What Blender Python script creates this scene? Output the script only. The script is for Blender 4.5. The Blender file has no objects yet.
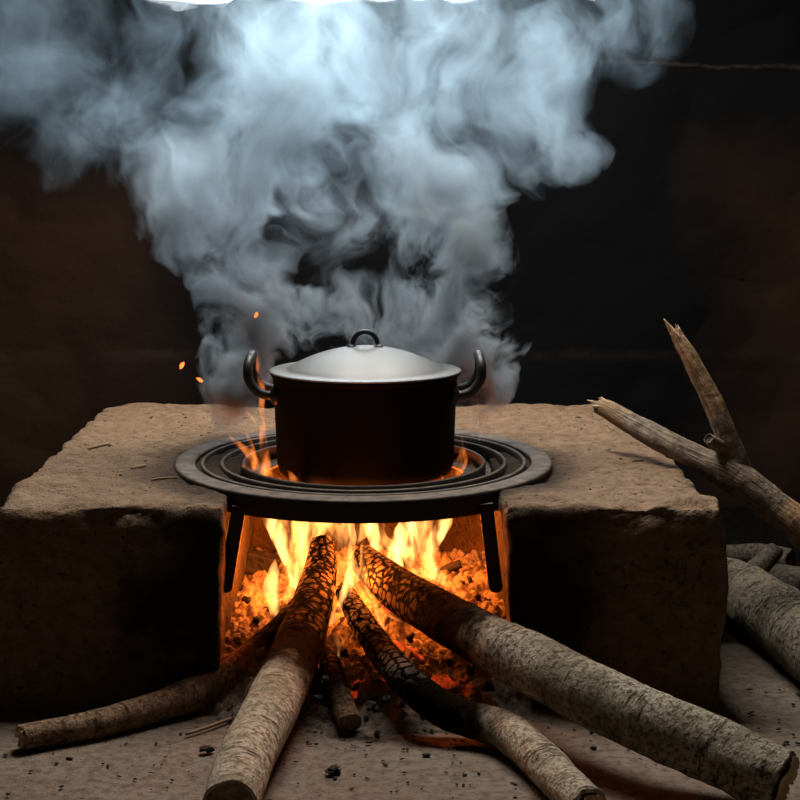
import bpy, bmesh, math, random
from mathutils import Vector, Matrix, noise
R = random.Random(7)
S = bpy.context.scene
COL = S.collection
PI = math.pi

# ------------------------------------------------------------------ camera
F = 1667.0
CAM = Vector((0, 0, 0.81)); PITCH = math.radians(8.2)
cd = bpy.data.cameras.new('camera'); cam = bpy.data.objects.new('camera', cd); COL.objects.link(cam)
cd.sensor_width = 36; cd.lens = F / 800 * 36; cd.clip_start = .05
cam.location = CAM; cam.rotation_euler = (PI / 2 - PITCH, 0, 0)
S.camera = cam
CP, SP = math.cos(PITCH), math.sin(PITCH)

def ray(px, py):
    u, v = (px - 400) / F, (400 - py) / F
    return Vector((u, CP + v * SP, -SP + v * CP))
def aty(px, py, y):
    d = ray(px, py); return CAM + d * (y / d.y)
def atz(px, py, z):
    d = ray(px, py); return CAM + d * ((z - CAM.z) / d.z)
def mpp(p):                      # metres per photograph pixel at a point
    q = p - CAM
    return (q.y * CP - q.z * SP) / F

# ------------------------------------------------------------------ helpers
def link(name, me, mat=None, parent=None, smooth=True):
    o = bpy.data.objects.new(name, me); COL.objects.link(o)
    if mat: me.materials.append(mat)
    if smooth: me.polygons.foreach_set('use_smooth', [True] * len(me.polygons))
    if parent: o.parent = parent
    return o
def mesh(name, v, f, mat=None, parent=None, smooth=True):
    me = bpy.data.meshes.new(name); me.from_pydata([tuple(x) for x in v], [], f); me.update()
    return link(name, me, mat, parent, smooth)
def tag(o, label=None, cat=None, group=None, kind=None):
    if label: o['label'] = label
    if cat: o['category'] = cat
    if group: o['group'] = group
    if kind: o['kind'] = kind
    return o
def empty(name, loc):
    o = bpy.data.objects.new(name, None); COL.objects.link(o); o.location = loc; o.empty_display_size = .05
    return o
def sm(a, b, x):
    t = max(0., min(1., (x - a) / (b - a))); return t * t * (3 - 2 * t)
def nz(p, s, o=0):
    return noise.noise(Vector(p) * s + Vector((o, o * 1.7, o * .6)))
def fb(p, s, o=0, k=4):
    return noise.fractal(Vector(p) * s + Vector((o, o * 1.7, o * .6)), 1.0, 2.0, k)
def shift(o, loc):               # move a mesh's origin to loc, geometry stays
    loc = Vector(loc); o.data.transform(Matrix.Translation(-loc)); o.location = loc
def crom(pts, step):
    """Catmull-Rom through (Vector, radius) -> dense list of the same."""
    out = []
    n = len(pts)
    for i in range(n - 1):
        p0 = pts[max(i - 1, 0)]; p1 = pts[i]; p2 = pts[i + 1]; p3 = pts[min(i + 2, n - 1)]
        k = max(2, int((p2[0] - p1[0]).length / step))
        for j in range(k):
            t = j / k
            def c(a, b, cc, d):
                return .5 * (2 * b + (cc - a) * t + (2 * a - 5 * b + 4 * cc - d) * t * t + (3 * b - a - 3 * cc + d) * t ** 3)
            out.append((c(p0[0], p1[0], p2[0], p3[0]), max(1e-4, c(p0[1], p1[1], p2[1], p3[1]))))
    out.append(pts[-1])
    return out
def frames(path):
    n = len(path); T = []
    for i in range(n):
        T.append((path[min(i + 1, n - 1)][0] - path[max(i - 1, 0)][0]).normalized())
    up = Vector((0, 0, 1)) if abs(T[0].z) < .9 else Vector((1, 0, 0))
    N = (up - T[0] * up.dot(T[0])).normalized(); out = []
    for t in T:
        N = (N - t * N.dot(t)).normalized(); out.append((t, N, t.cross(N)))
    return out
def tube(name, pts, mat, parent=None, seg=16, step=.01, caps=True, flat=1.0, flatdir=None):
    path = crom(pts, step); fr = frames(path); v = []; f = []
    for (p, r), (t, n, b) in zip(path, fr):
        if flatdir is not None:
            n = (flatdir - t * flatdir.dot(t)).normalized(); b = t.cross(n)
        for k in range(seg):
            a = 2 * PI * k / seg
            v.append(p + n * (math.cos(a) * r) + b * (math.sin(a) * r * flat))
    for i in range(len(path) - 1):
        for k in range(seg):
            k2 = (k + 1) % seg
            f.append((i * seg + k, i * seg + k2, (i + 1) * seg + k2, (i + 1) * seg + k))
    if caps:
        f.append(tuple(range(seg))[::-1]); f.append(tuple((len(path) - 1) * seg + k for k in range(seg)))
    return mesh(name, v, f, mat, parent)
def lathe(name, prof, mat, parent=None, seg=96, closed=False, loc=(0, 0, 0), smooth=True):
    v = []; f = []; n = len(prof); L = Vector(loc)
    for k in range(seg):
        a = 2 * PI * k / seg
        for r, z in prof: v.append(L + Vector((r * math.cos(a), r * math.sin(a), z)))
    for k in range(seg):
        k2 = (k + 1) % seg
        for i in range(n if closed else n - 1):
            j = (i + 1) % n
            f.append((k * n + i, k2 * n + i, k2 * n + j, k * n + j))
    o = mesh(name, v, f, mat, parent, smooth)
    bm = bmesh.new(); bm.from_mesh(o.data)
    bmesh.ops.remove_doubles(bm, verts=bm.verts, dist=1e-5)
    bmesh.ops.recalc_face_normals(bm, faces=bm.faces); bm.to_mesh(o.data); bm.free()
    if smooth: o.data.polygons.foreach_set('use_smooth', [True] * len(o.data.polygons))
    return o
def rrect(r0, r1, z0, z1, b=.0015):
    return [(r0 + b, z0), (r1 - b, z0), (r1, z0 + b), (r1, z1 - b), (r1 - b, z1), (r0 + b, z1), (r0, z1 - b), (r0, z0 + b)]
def autosmooth(o, ang=35):
    for p in o.data.polygons: p.use_smooth = True
    bm = bmesh.new(); bm.from_mesh(o.data)
    for e in bm.edges:
        if len(e.link_faces) == 2 and e.calc_face_angle(0) > math.radians(ang): e.smooth = False
    bm.to_mesh(o.data); bm.free()

# ------------------------------------------------------------------ node helpers
class NT:
    def __init__(s, name):
        s.m = bpy.data.materials.new(name); s.m.use_nodes = True; s.t = s.m.node_tree; s.t.nodes.clear()
        s.out = s.t.nodes.new('ShaderNodeOutputMaterial')
    def n(s, ty, **kw):
        nd = s.t.nodes.new(ty)
        for k, v in kw.items(): setattr(nd, k, v)
        return nd
    def l(s, a, b): s.t.links.new(a, b)
    def setin(s, sock, v):
        if hasattr(v, 'is_output'): s.l(v, sock)
        elif isinstance(v, (tuple, list)) and sock.type == 'RGBA' and len(v) == 3: sock.default_value = (*v, 1)
        else: sock.default_value = v
    def math(s, op, a, b=None, c=None, clamp=False):
        nd = s.n('ShaderNodeMath', operation=op, use_clamp=clamp)
        for i, x in enumerate((a, b, c)):
            if x is not None: s.setin(nd.inputs[i], x)
        return nd.outputs[0]
    def vm(s, op, a, b=None, c=None):
        nd = s.n('ShaderNodeVectorMath', operation=op)
        for i, x in enumerate((a, b, c)):
            if x is not None: s.setin(nd.inputs[i], x)
        return nd.outputs['Value'] if op in ('DOT_PRODUCT', 'LENGTH') else nd.outputs['Vector']
    def noise(s, vec, scale, detail=4, rough=.55, dist=0., col=False):
        nd = s.n('ShaderNodeTexNoise'); nd.inputs['Scale'].default_value = scale
        nd.inputs['Detail'].default_value = detail; nd.inputs['Roughness'].default_value = rough
        nd.inputs['Distortion'].default_value = dist
        if vec is not None: s.l(vec, nd.inputs['Vector'])
        return nd.outputs['Color'] if col else nd.outputs['Fac']
    def voro(s, vec, scale, feature='F1'):
        nd = s.n('ShaderNodeTexVoronoi', feature=feature); nd.inputs['Scale'].default_value = scale
        s.l(vec, nd.inputs['Vector']); return nd.outputs['Distance']
    def mr(s, x, a, b, c=0., d=1., smooth=False):
        nd = s.n('ShaderNodeMapRange'); nd.interpolation_type = 'SMOOTHSTEP' if smooth else 'LINEAR'
        s.l(x, nd.inputs[0])
        for i, q in enumerate((a, b, c, d)): s.setin(nd.inputs[i + 1], q)
        return nd.outputs[0]
    def mix(s, fac, a, b):
        nd = s.n('ShaderNodeMix', data_type='RGBA')
        s.setin(nd.inputs['Factor'], fac); s.setin(nd.inputs[6], a); s.setin(nd.inputs[7], b)
        return nd.outputs[2]
    def co(s, which='Object'):
        return s.n('ShaderNodeTexCoord').outputs[which]
    def pos(s): return s.n('ShaderNodeNewGeometry').outputs['Position']
    def attr(s, name, out='Fac'): return s.n('ShaderNodeAttribute', attribute_name=name).outputs[out]
    def scale(s, v, xyz): return s.vm('MULTIPLY', v, xyz)
    def sep(s, v):
        return s.n('ShaderNodeSeparateXYZ'), v
    def xyz(s, v):
        nd = s.n('ShaderNodeSeparateXYZ'); s.l(v, nd.inputs[0]); return nd.outputs
    def bump(s, h, strength=.5, dist=.01, prev=None):
        nd = s.n('ShaderNodeBump'); nd.inputs['Strength'].default_value = strength; nd.inputs['Distance'].default_value = dist
        s.l(h, nd.inputs['Height'])
        if prev is not None: s.l(prev, nd.inputs['Normal'])
        return nd.outputs[0]
    def pbsdf(s, col, rough=.8, metal=0., bump=None, spec=.3, emit=None, estr=None):
        nd = s.n('ShaderNodeBsdfPrincipled')
        s.setin(nd.inputs['Base Color'], col); s.setin(nd.inputs['Roughness'], rough); s.setin(nd.inputs['Metallic'], metal)
        nd.inputs['Specular IOR Level'].default_value = spec
        if bump is not None: s.l(bump, nd.inputs['Normal'])
        if emit is not None:
            s.setin(nd.inputs['Emission Color'], emit); s.setin(nd.inputs['Emission Strength'], estr)
        s.l(nd.outputs[0], s.out.inputs['Surface'])
        return s.m

# ------------------------------------------------------------------ materials
def mat_hearth():
    t = NT('sooty_clay'); p = t.pos(); x, y, z = t.xyz(p)
    n1 = t.noise(p, 5, 5); n2 = t.noise(p, 45, 6, .65); n3 = t.noise(p, 220, 3, .6)
    col = t.mix(n1, (.165, .100, .058), (.31, .205, .128))
    col = t.mix(t.mr(n2, .38, .66), col, (.15, .095, .06))
    # dark flecks and pits
    fl = t.mr(t.noise(t.scale(p, (1, 1.9, 1)), 85, 4, .72), .585, .65)
    col = t.mix(t.math('MULTIPLY', fl, .8), col, (.03, .022, .018))
    # soot on the mouth of the firebox: front faces around the opening and the lip near the ring
    dx = t.math('ABSOLUTE', t.math('ADD', x, .055))
    wob = t.math('MULTIPLY', t.math('SUBTRACT', t.noise(p, 7, 4), .5), .30)
    front = t.mr(y, 2.44, 2.405)
    s1 = t.mr(t.math('ADD', dx, wob), .40, .27, 0, 1, True)
    inside = t.mr(dx, .215, .20)
    s1 = t.math('MULTIPLY', t.math('MULTIPLY', s1, front), t.mr(z, .315, .285))
    # soot ring on the hearth top round the pot stand
    dd = t.vm('LENGTH', t.vm('MULTIPLY', t.vm('SUBTRACT', p, (-.06, 2.73, .3)), (1, 1, 0)))
    s2 = t.mr(t.math('ADD', dd, t.math('MULTIPLY', wob, .45)), .42, .29, 0, .85, True)
    soot = t.math('MAXIMUM', s1, s2)
    col = t.mix(t.math('MULTIPLY', soot, .96), col, (.012, .010, .009))
    # hairline cracks
    wp = t.vm('ADD', p, t.vm('SCALE', t.noise(p, 9, 3, .6, 0, True), None)) if False else p
    wn = t.noise(p, 10, 4, .6, 0, True)
    wv = t.vm('ADD', p, t.vm('MULTIPLY', wn, (.16, .16, .16)))
    ck = t.voro(wv, 4.2, 'DISTANCE_TO_EDGE')
    ckm = t.math('MULTIPLY', t.mr(ck, .012, .0), t.mr(t.noise(p, 4, 2), .48, .6))
    col = t.mix(t.math('MULTIPLY', ckm, .85), col, (.02, .015, .012))
    b = t.bump(t.noise(p, 18, 5, .6), .5, .03); b = t.bump(n2, .7, .018, b); b = t.bump(n3, .6, .006, b)
    b = t.bump(ckm, -.6, .006, b) if False else b
    return t.pbsdf(col, .92, 0, b, .15)
def mat_floor():
    t = NT('dusty_floor'); p = t.pos()
    n1 = t.noise(p, 4, 5); n2 = t.noise(p, 60, 5, .65); n3 = t.noise(p, 320, 3)
    col = t.mix(n1, (.155, .118, .090), (.25, .20, .16))
    col = t.mix(t.mr(n2, .42, .66), col, (.12, .092, .072))
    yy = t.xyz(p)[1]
    col = t.mix(t.mr(t.math('ADD', yy, t.math('MULTIPLY', n1, .5)), 2.80, 3.02), col, (.003, .0025, .002))  # shade beyond the light pool painted into the far floor as near-black
    fl = t.mr(t.noise(t.scale(p, (1, 1.6, 1)), 120, 4, .7), .60, .66)
    col = t.mix(t.math('MULTIPLY', fl, .85), col, (.03, .025, .02))
    b = t.bump(t.noise(p, 14, 4), .4, .02); b = t.bump(n2, .5, .010, b); b = t.bump(n3, .5, .004, b)
    return t.pbsdf(col, 1.0, 0, b, .02)
def mat_wall():
    t = NT('sooted_wall'); p = t.pos(); x, y, z = t.xyz(p)
    n1 = t.noise(p, 3, 5); n2 = t.noise(p, 40, 5, .65)
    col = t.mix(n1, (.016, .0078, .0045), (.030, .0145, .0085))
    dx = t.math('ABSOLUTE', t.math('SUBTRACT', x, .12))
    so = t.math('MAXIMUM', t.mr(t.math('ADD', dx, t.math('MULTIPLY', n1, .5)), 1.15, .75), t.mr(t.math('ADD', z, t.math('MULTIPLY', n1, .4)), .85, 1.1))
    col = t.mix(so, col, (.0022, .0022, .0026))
    # lit lips of the wall ledges, painted as thin lighter lines
    zl = t.math('ADD', t.math('MULTIPLY', t.math('SINE', t.math('MULTIPLY', x, 5.)), .010), t.math('MULTIPLY', t.noise(p, 9, 4, .6), .03))
    zl = t.math('ADD', zl, 1.014)
    ledge_lit = t.math('MULTIPLY', t.mr(t.math('ABSOLUTE', t.math('SUBTRACT', z, zl)), .0065, .001, 0, 1, True), t.mr(x, .40, .55))
    ledge_lit = t.math('MULTIPLY', ledge_lit, t.mr(n2, .35, .6, .3, 1))
    z2 = t.math('ADD', t.math('MULTIPLY', t.noise(p, 6, 4, .6), .05), .330)
    s2 = t.math('MULTIPLY', t.mr(t.math('ABSOLUTE', t.math('SUBTRACT', z, z2)), .02, .002, 0, .6, True), t.mr(n1, .4, .6))
    ledge_lit = t.math('MAXIMUM', ledge_lit, s2)
    col = t.mix(t.math('MULTIPLY', ledge_lit, .8), col, (.030, .022, .018))
    b = t.bump(n2, .4, .006)
    return t.pbsdf(col, .95, 0, b, .1)
def mat_plain(name, col, rough=.8, metal=0., spec=.3, ns=80, bs=.3, var=.25, bd=.003):
    t = NT(name); p = t.co('Object'); n = t.noise(p, ns, 5, .6)
    d = tuple(c * (1 - var) for c in col); l = tuple(min(1, c * (1 + var)) for c in col)
    return t.pbsdf(t.mix(n, d, l), rough, metal, t.bump(n, bs, bd), spec)
def mat_iron():
    t = NT('cast_iron'); p = t.pos()
    n = t.noise(p, 90, 5, .65); n2 = t.noise(p, 14, 4)
    nx, ny, nzv = t.xyz(t.n('ShaderNodeNewGeometry').outputs['Normal'])
    col = t.mix(n2, (.016, .013, .012), (.042, .029, .023))
    dust = t.math('MULTIPLY', t.mr(nzv, .45, .9), t.mr(t.noise(p, 45, 6, .7), .34, .66))
    col = t.mix(t.math('MULTIPLY', dust, .55), col, (.27, .205, .15))
    return t.pbsdf(col, t.mr(n, .3, .7, .6, .8), .25, t.bump(n, .45, .003), .4)
def mat_ashshelf():
    t = NT('ash_dusted_iron'); p = t.pos()
    n = t.noise(p, 180, 4, .7)
    col = t.mix(t.mr(n, .38, .62), (.05, .04, .033), (.30, .245, .20))
    sp = t.mr(t.noise(p, 260, 2), .72, .76)
    col = t.mix(sp, col, (.55, .5, .43))
    return t.pbsdf(col, .9, 0, t.bump(n, .6, .004), .1)
def mat_pot():
    t = NT('black_enamel'); p = t.pos(); x, y, z = t.xyz(p)
    n = t.noise(t.scale(p, (1, 1, .5)), 35, 5, .65); n2 = t.noise(p, 300, 3)
    col = t.mix(n, (.003, .003, .003), (.010, .0095, .009))
    return t.pbsdf(col, t.mr(n, .3, .7, .55, .75), 0, t.bump(n2, .15, .001), .04)
def mat_lid():
    t = NT('brushed_aluminium'); p = t.co('Object'); x, y, z = t.xyz(p)
    r = t.vm('LENGTH', t.vm('MULTIPLY', p, (1, 1, 0)))
    cb = t.n('ShaderNodeCombineXYZ'); t.l(r, cb.inputs[0]); t.l(t.math('MULTIPLY', z, 1), cb.inputs[1])
    rings = t.noise(cb.outputs[0], 700, 3, .7)
    n = t.noise(p, 18, 4)
    col = t.mix(n, (.13, .13, .128), (.19, .19, .187))
    sp = t.mr(t.noise(p, 160, 2), .70, .75)
    col = t.mix(t.math('MULTIPLY', sp, .4), col, (.2, .19, .18))
    b = t.bump(rings, .10, .001)
    return t.pbsdf(col, t.mr(n, .3, .7, .52, .64), .6, b, .4)
def mat_bark(name, base, dark, light, charred=True, lent=1.0, moss=None, bumpk=1.0):
    t = NT(name); q = t.attr('lc', 'Vector'); ch = t.attr('char')
    n1 = t.noise(q, 22, 5, .6); n2 = t.noise(q, 130, 5, .7)
    band = t.noise(t.scale(q, (20, 20, 95)), 1, 4, .65)
    lentm = t.mr(band, .58, .66)
    fine = t.noise(t.scale(q, (160, 160, 420)), 1, 3, .6)
    col = t.mix(t.mr(n1, .3, .7), base, light)
    col = t.mix(t.mr(n2, .46, .62), col, dark)
    col = t.mix(t.math('MULTIPLY', lentm, .85 * lent), col, tuple(c * .35 for c in dark))
    pt = t.mr(t.noise(q, 11, 5, .65), .50, .60)
    col = t.mix(t.math('MULTIPLY', pt, .65), col, moss or dark)
    h = t.math('SUBTRACT', t.math('ADD', t.math('MULTIPLY', n2, .7), t.math('MULTIPLY', fine, .5)), t.math('MULTIPLY', lentm, .6))
    rough = .85
    if charred:
        cn = t.math('ADD', ch, t.math('MULTIPLY', t.math('SUBTRACT', t.noise(q, 30, 4), .5), .35))
        scorch = t.mr(cn, .06, .34, 0, 1, True)
        col = t.mix(scorch, col, t.mix(n1, (.003, .002, .0015), (.013, .0065, .0035)))
        coal = t.mr(cn, .50, .66, 0, 1, True)
        wq = t.vm('ADD', t.scale(q, (46, 46, 66)), t.vm('MULTIPLY', t.noise(q, 60, 3, .5, 0, True), (.7, .7, .7)))
        nd = t.n('ShaderNodeTexVoronoi', feature='DISTANCE_TO_EDGE'); nd.inputs['Scale'].default_value = 1.0
        nd.inputs['Randomness'].default_value = .6
        t.l(wq, nd.inputs['Vector']); dte = nd.outputs['Distance']
        cell = t.mr(dte, .07, .19, 0, 1, True)
        ccol = t.mix(cell, (.004, .003, .003), t.mix(n1, (.05, .036, .027), (.22, .17, .13)))
        col = t.mix(coal, col, ccol)
        h = t.math('ADD', h, t.math('MULTIPLY', t.math('MULTIPLY', cell, coal), 1.6))
        glow = t.math('MULTIPLY', t.mr(cn, .88, 1.05), t.math('MULTIPLY', cell, t.mr(n2, .45, .6)))
        b = t.bump(h, .9 * bumpk, .012)
        return t.pbsdf(col, 1.0, 0, b, .02, (1, .22, .03), t.math('MULTIPLY', glow, .5))
    return t.pbsdf(col, rough, 0, t.bump(h, .9 * bumpk, .012), .2)
def mat_wood(name, a, b_, dark):
    t = NT(name); p = t.co('Object')
    g = t.attr('lc', 'Vector')
    n = t.noise(t.scale(g, (180, 180, 12)), 1, 4, .65); n2 = t.noise(p, 40, 4)
    col = t.mix(t.mr(n, .3, .7), a, b_)
    col = t.mix(t.math('MULTIPLY', t.mr(n2, .5, .75), .6), col, dark)
    return t.pbsdf(col, .75, 0, t.bump(n, .7, .004), .2)
def mat_branch():
    t = NT('dry_branch'); q = t.attr('lc', 'Vector'); bare = t.attr('char')
    g = t.noise(t.scale(q, (150, 150, 14)), 1, 5, .65); n2 = t.noise(q, 45, 5, .65)
    bark = t.mix(t.mr(n2, .35, .65), (.17, .125, .085), (.42, .32, .23))
    bark = t.mix(t.mr(g, .55, .7), bark, (.05, .035, .025))
    wood = t.mix(t.mr(g, .35, .65), (.22, .12, .055), (.62, .40, .22))
    n3 = t.noise(t.scale(q, (60, 60, 9)), 1, 4, .6)
    col = t.mix(t.mr(t.math('ADD', t.math('MULTIPLY', bare, .8), t.math('MULTIPLY', t.math('SUBTRACT', n3, .5), 1.5)), .42, .52), bark, wood)
    return t.pbsdf(col, .8, 0, t.bump(t.math('ADD', g, t.math('MULTIPLY', n2, .8)), 1., .014), .2)
def mat_ash():
    t = NT('ash_and_embers'); p = t.pos(); x, y, z = t.xyz(p)
    n1 = t.noise(p, 16, 5, .6); n2 = t.noise(p, 120, 5, .7); v = t.voro(p, 55)
    col = t.mix(t.mr(n2, .35, .65), (.17, .13, .10), (.40, .33, .27))
    col = t.mix(t.mr(n1, .58, .70), col, (.035, .027, .022))
    frontd = t.mr(t.math('ADD', y, t.math('MULTIPLY', t.math('SUBTRACT', n1, .5), .25)), 2.40, 2.26)
    col = t.mix(t.math('MULTIPLY', frontd, .7), col, (.04, .03, .025))
    # glowing embers deep in the bed
    d = t.vm('LENGTH', t.vm('MULTIPLY', t.vm('SUBTRACT', p, (-.01, 2.52, 0)), (1, .8, 0)))
    e = t.math('MULTIPLY', t.mr(t.noise(p, 19, 4, .6), .60, .72), t.mr(d, .17, .05))
    return t.pbsdf(col, .95, 0, t.bump(n2, .7, .006), .05, (1, .075, .012), t.math('MULTIPLY', e, 1.3))
def mat_flame(name, strength, colr=(1, .36, .075)):
    t = NT(name); p = t.pos()
    w = t.noise(p, 14, 2, .5, 0, True)
    q = t.vm('ADD', t.scale(p, (52, 45, 10)), t.vm('MULTIPLY', w, (1.8, 1.8, 1.2)))
    nd = t.n('ShaderNodeTexNoise'); nd.inputs['Scale'].default_value = 1; nd.inputs['Detail'].default_value = 2
    t.l(q, nd.inputs['Vector'])
    k = t.mr(nd.outputs['Fac'], .40, .66, .03, 1.0, True)
    em = t.n('ShaderNodeEmission'); em.inputs['Color'].default_value = (*colr, 1)
    t.l(t.math('MULTIPLY', k, strength), em.inputs['Strength'])
    t.l(em.outputs[0], t.out.inputs['Volume'])
    t.m.cycles.volume_step_rate = .12
    return t.m
def mat_emit(name, col, s):
    t = NT(name); em = t.n('ShaderNodeEmission'); em.inputs['Color'].default_value = (*col, 1); em.inputs['Strength'].default_value = s
    t.l(em.outputs[0], t.out.inputs['Surface']); return t.m

M = dict(hearth=mat_hearth(), floor=mat_floor(), wall=mat_wall(), iron=mat_iron(), shelf=mat_ashshelf(), pot=mat_pot(), lid=mat_lid(),
         aspen=mat_bark('pale_bark', (.42, .36, .27), (.20, .155, .10), (.66, .58, .45)),
         grey=mat_bark('grey_bark', (.34, .29, .21), (.12, .092, .06), (.56, .49, .38), lent=.9, bumpk=1.0),
         red=mat_bark('reddish_bark', (.26, .165, .105), (.10, .055, .035), (.42, .30, .20), lent=.5),
         stub=mat_bark('scorched_bark', (.20, .12, .07), (.09, .05, .03), (.30, .20, .13), lent=.5),
         mossy=mat_bark('flaking_bark', (.24, .19, .13), (.07, .052, .035), (.46, .385, .27), False, .5, (.35, .295, .19), 1.8),
         old=mat_bark('dull_bark', (.075, .06, .045), (.03, .024, .018), (.13, .105, .08), False, .5),
         wood=mat_wood('split_wood', (.42, .28, .15), (.74, .56, .36), (.16, .09, .05)),
         rotten=mat_wood('weathered_heartwood', (.16, .10, .055), (.36, .25, .15), (.03, .02, .014)),
         branch=mat_branch(), ash=mat_ash(),
         coal=mat_plain('charcoal', (.018, .015, .014), .8, 0, .35, 60, .7, .5, .006),
         clink=mat_plain('ash_coated_coal', (.30, .25, .20), .95, 0, .1, 90, .7, .5, .006),
         handle=mat_plain('worn_black_iron', (.045, .047, .05), .42, .6, .5, 120, .2, .4, .001),
         flame=mat_flame('flame', 200.), flamelow=mat_flame('faint_flame', 85., (1, .24, .038)), flamehi=mat_flame('bright_flame', 330., (1, .40, .10)))
for m in ('earth',): M[m] = mat_plain('mud_plaster', (.10, .06, .04), .95, 0, .1, 6, .4, .4, .01)

# ------------------------------------------------------------------ room
def grid(name, x0, x1, y0, y1, nx, ny, fn, mat):
    v = []; f = []
    for j in range(ny + 1):
        for i in range(nx + 1):
            v.append(fn(x0 + (x1 - x0) * i / nx, y0 + (y1 - y0) * j / ny))
    for j in range(ny):
        for i in range(nx):
            a = j * (nx + 1) + i; f.append((a, a + 1, a + nx + 2, a + nx + 1))
    return mesh(name, v, f, mat)
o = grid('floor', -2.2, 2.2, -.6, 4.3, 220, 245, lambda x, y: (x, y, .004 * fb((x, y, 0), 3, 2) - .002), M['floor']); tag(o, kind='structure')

WY = 4.0
WX0, WX1 = aty(146, 3, WY).x, aty(592, 3, WY).x
SILL = aty(400, 5, WY).z + .013
def wallpt(x, z):
    p = (x, 0, z)
    d = .03 * fb(p, 1.6, 5) + .004 * fb(p, 9, 1, 3)
    return Vector((x, WY - d, z))
vs = []; fs = []; nx, nzc = 260, 150; XL, XR, ZT = -2.2, 2.2, 1.62
for j in range(nzc + 1):
    for i in range(nx + 1):
        x = XL + (XR - XL) * i / nx; z = -.02 + (ZT + .02) * j / nzc
        p = wallpt(x, z); vs.append(p)
def cut(i, j):
    x = XL + (XR - XL) * (i + .5) / nx; z = -.02 + (ZT + .02) * (j + .5) / nzc
    return WX0 < x < WX1 and SILL - .002 < z < SILL + .28
# snap the row of vertices beside the opening to the uneven sill line
js = next(j for j in range(nzc) if -.02 + (ZT + .02) * (j + .5) / nzc > SILL - .002)
for i in range(nx + 1):
    v = vs[js * (nx + 1) + i]
    if WX0 - .05 < v.x < WX1 + .05:
        v.z = SILL + .005 * nz((v.x, 0, 0), 14, 4) - .014 * math.exp(-((v.x + .45) / .06) ** 2)
for j in range(nzc):
    for i in range(nx):
        if not cut(i, j):
            a = j * (nx + 1) + i; fs.append((a, a + 1, a + nx + 2, a + nx + 1))
o = mesh('wall_back', vs, fs, M['wall']); tag(o, kind='structure')
md = o.modifiers.new('thick', 'SOLIDIFY'); md.thickness = .12; md.offset = 1; md.use_even_offset = False
def boxm(name, lo, hi, mat, parent=None, bev=0., loc=None):
    x0, y0, z0 = lo; x1, y1, z1 = hi
    bm = bmesh.new(); bmesh.ops.create_cube(bm, size=1)
    for v in bm.verts: v.co = Vector(((x0 + x1) / 2 + v.co.x * (x1 - x0), (y0 + y1) / 2 + v.co.y * (y1 - y0), (z0 + z1) / 2 + v.co.z * (z1 - z0)))
    if bev: bmesh.ops.bevel(bm, geom=bm.edges[:], offset=bev, segments=2, affect='EDGES', profile=.5)
    me = bpy.data.meshes.new(name); bm.to_mesh(me); bm.free()
    return link(name, me, mat, parent, smooth=False)
for nm, lo, hi in (('wall_left', (-2.3, -.6, 0), (-2.2, 4.1, 1.62)), ('wall_right', (2.2, -.6, 0), (2.3, 4.1, 1.62))):
    tag(boxm(nm, lo, hi, M['earth']), kind='structure')
# roof with a smoke hole over the hearth
HX0, HX1, HY0, HY1, HZ = -.50, .42, 2.72, 3.38, 1.62
v = []; f = []
for z in (HZ, HZ + .08):
    for x, y in ((-2.3, -.6), (2.3, -.6), (2.3, 4.12), (-2.3, 4.12), (HX0, HY0), (HX1, HY0), (HX1, HY1), (HX0, HY1)): v.append((x, y, z))
for k in range(4):
    k2 = (k + 1) % 4
    f += [(k, 4 + k, 4 + k2, k2), (8 + k, 8 + k2, 12 + k2, 12 + k), (k, k2, 8 + k2, 8 + k), (4 + k, 12 + k, 12 + k2, 4 + k2)]
tag(mesh('ceiling', v, f, M['earth'], smooth=False), kind='structure')
# daylight sky seen through the gap over the wall
sk = mat_emit('daylight_sky', (.86, .93, 1.0), 1.15)
o = mesh('sky', [(-2.4, 4.9, .3), (2.4, 4.9, .3), (2.4, 4.9, 2.6), (-2.4, 4.9, 2.6)], [(0, 1, 2, 3)], sk, smooth=False)
tag(o, kind='structure')

# ------------------------------------------------------------------ hearth (one U of mud)
POT = Vector((-.0605, 2.73, 0))
TOPZ = .306
def prism(bm, pts, z0, z1, top=None):
    b = [bm.verts.new((x, y, z0)) for x, y in pts]; u = [bm.verts.new((x, y, z1)) for x, y in (top or pts)]
    n = len(pts); bm.faces.new(b[::-1]); bm.faces.new(u)
    for i in range(n): bm.faces.new((b[i], b[(i + 1) % n], u[(i + 1) % n], u[i]))
bm = bmesh.new()
prism(bm, [(-.615, 2.395), (-.278, 2.395), (-.285, 3.44), (-.62, 3.44)], -.03, TOPZ, [(-.60, 2.405), (-.258, 2.405), (-.265, 3.44), (-.61, 3.44)])
prism(bm, [(.170, 2.395), (.484, 2.395), (.470, 3.44), (.178, 3.44)], -.03, TOPZ, [(.150, 2.405), (.480, 2.405), (.450, 3.44), (.158, 3.44)])
prism(bm, [(-.60, 2.985), (.45, 2.985), (.45, 3.445), (-.60, 3.445)], -.03, TOPZ)
me = bpy.data.meshes.new('hearth'); bm.to_mesh(me); bm.free()
tmp = bpy.data.objects.new('tmp', me); COL.objects.link(tmp)
r_ = tmp.modifiers.new('r', 'REMESH'); r_.mode = 'VOXEL'; r_.voxel_size = .009
s_ = tmp.modifiers.new('s', 'SMOOTH'); s_.factor = .5; s_.iterations = 9
dg = bpy.context.evaluated_depsgraph_get()
hm = bpy.data.meshes.new_from_object(tmp.evaluated_get(dg)); bpy.data.objects.remove(tmp); bpy.data.meshes.remove(me)
hm.name = 'mud_hearth'
_nv = [(v.co.copy(), v.normal.copy()) for v in hm.vertices]
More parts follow.
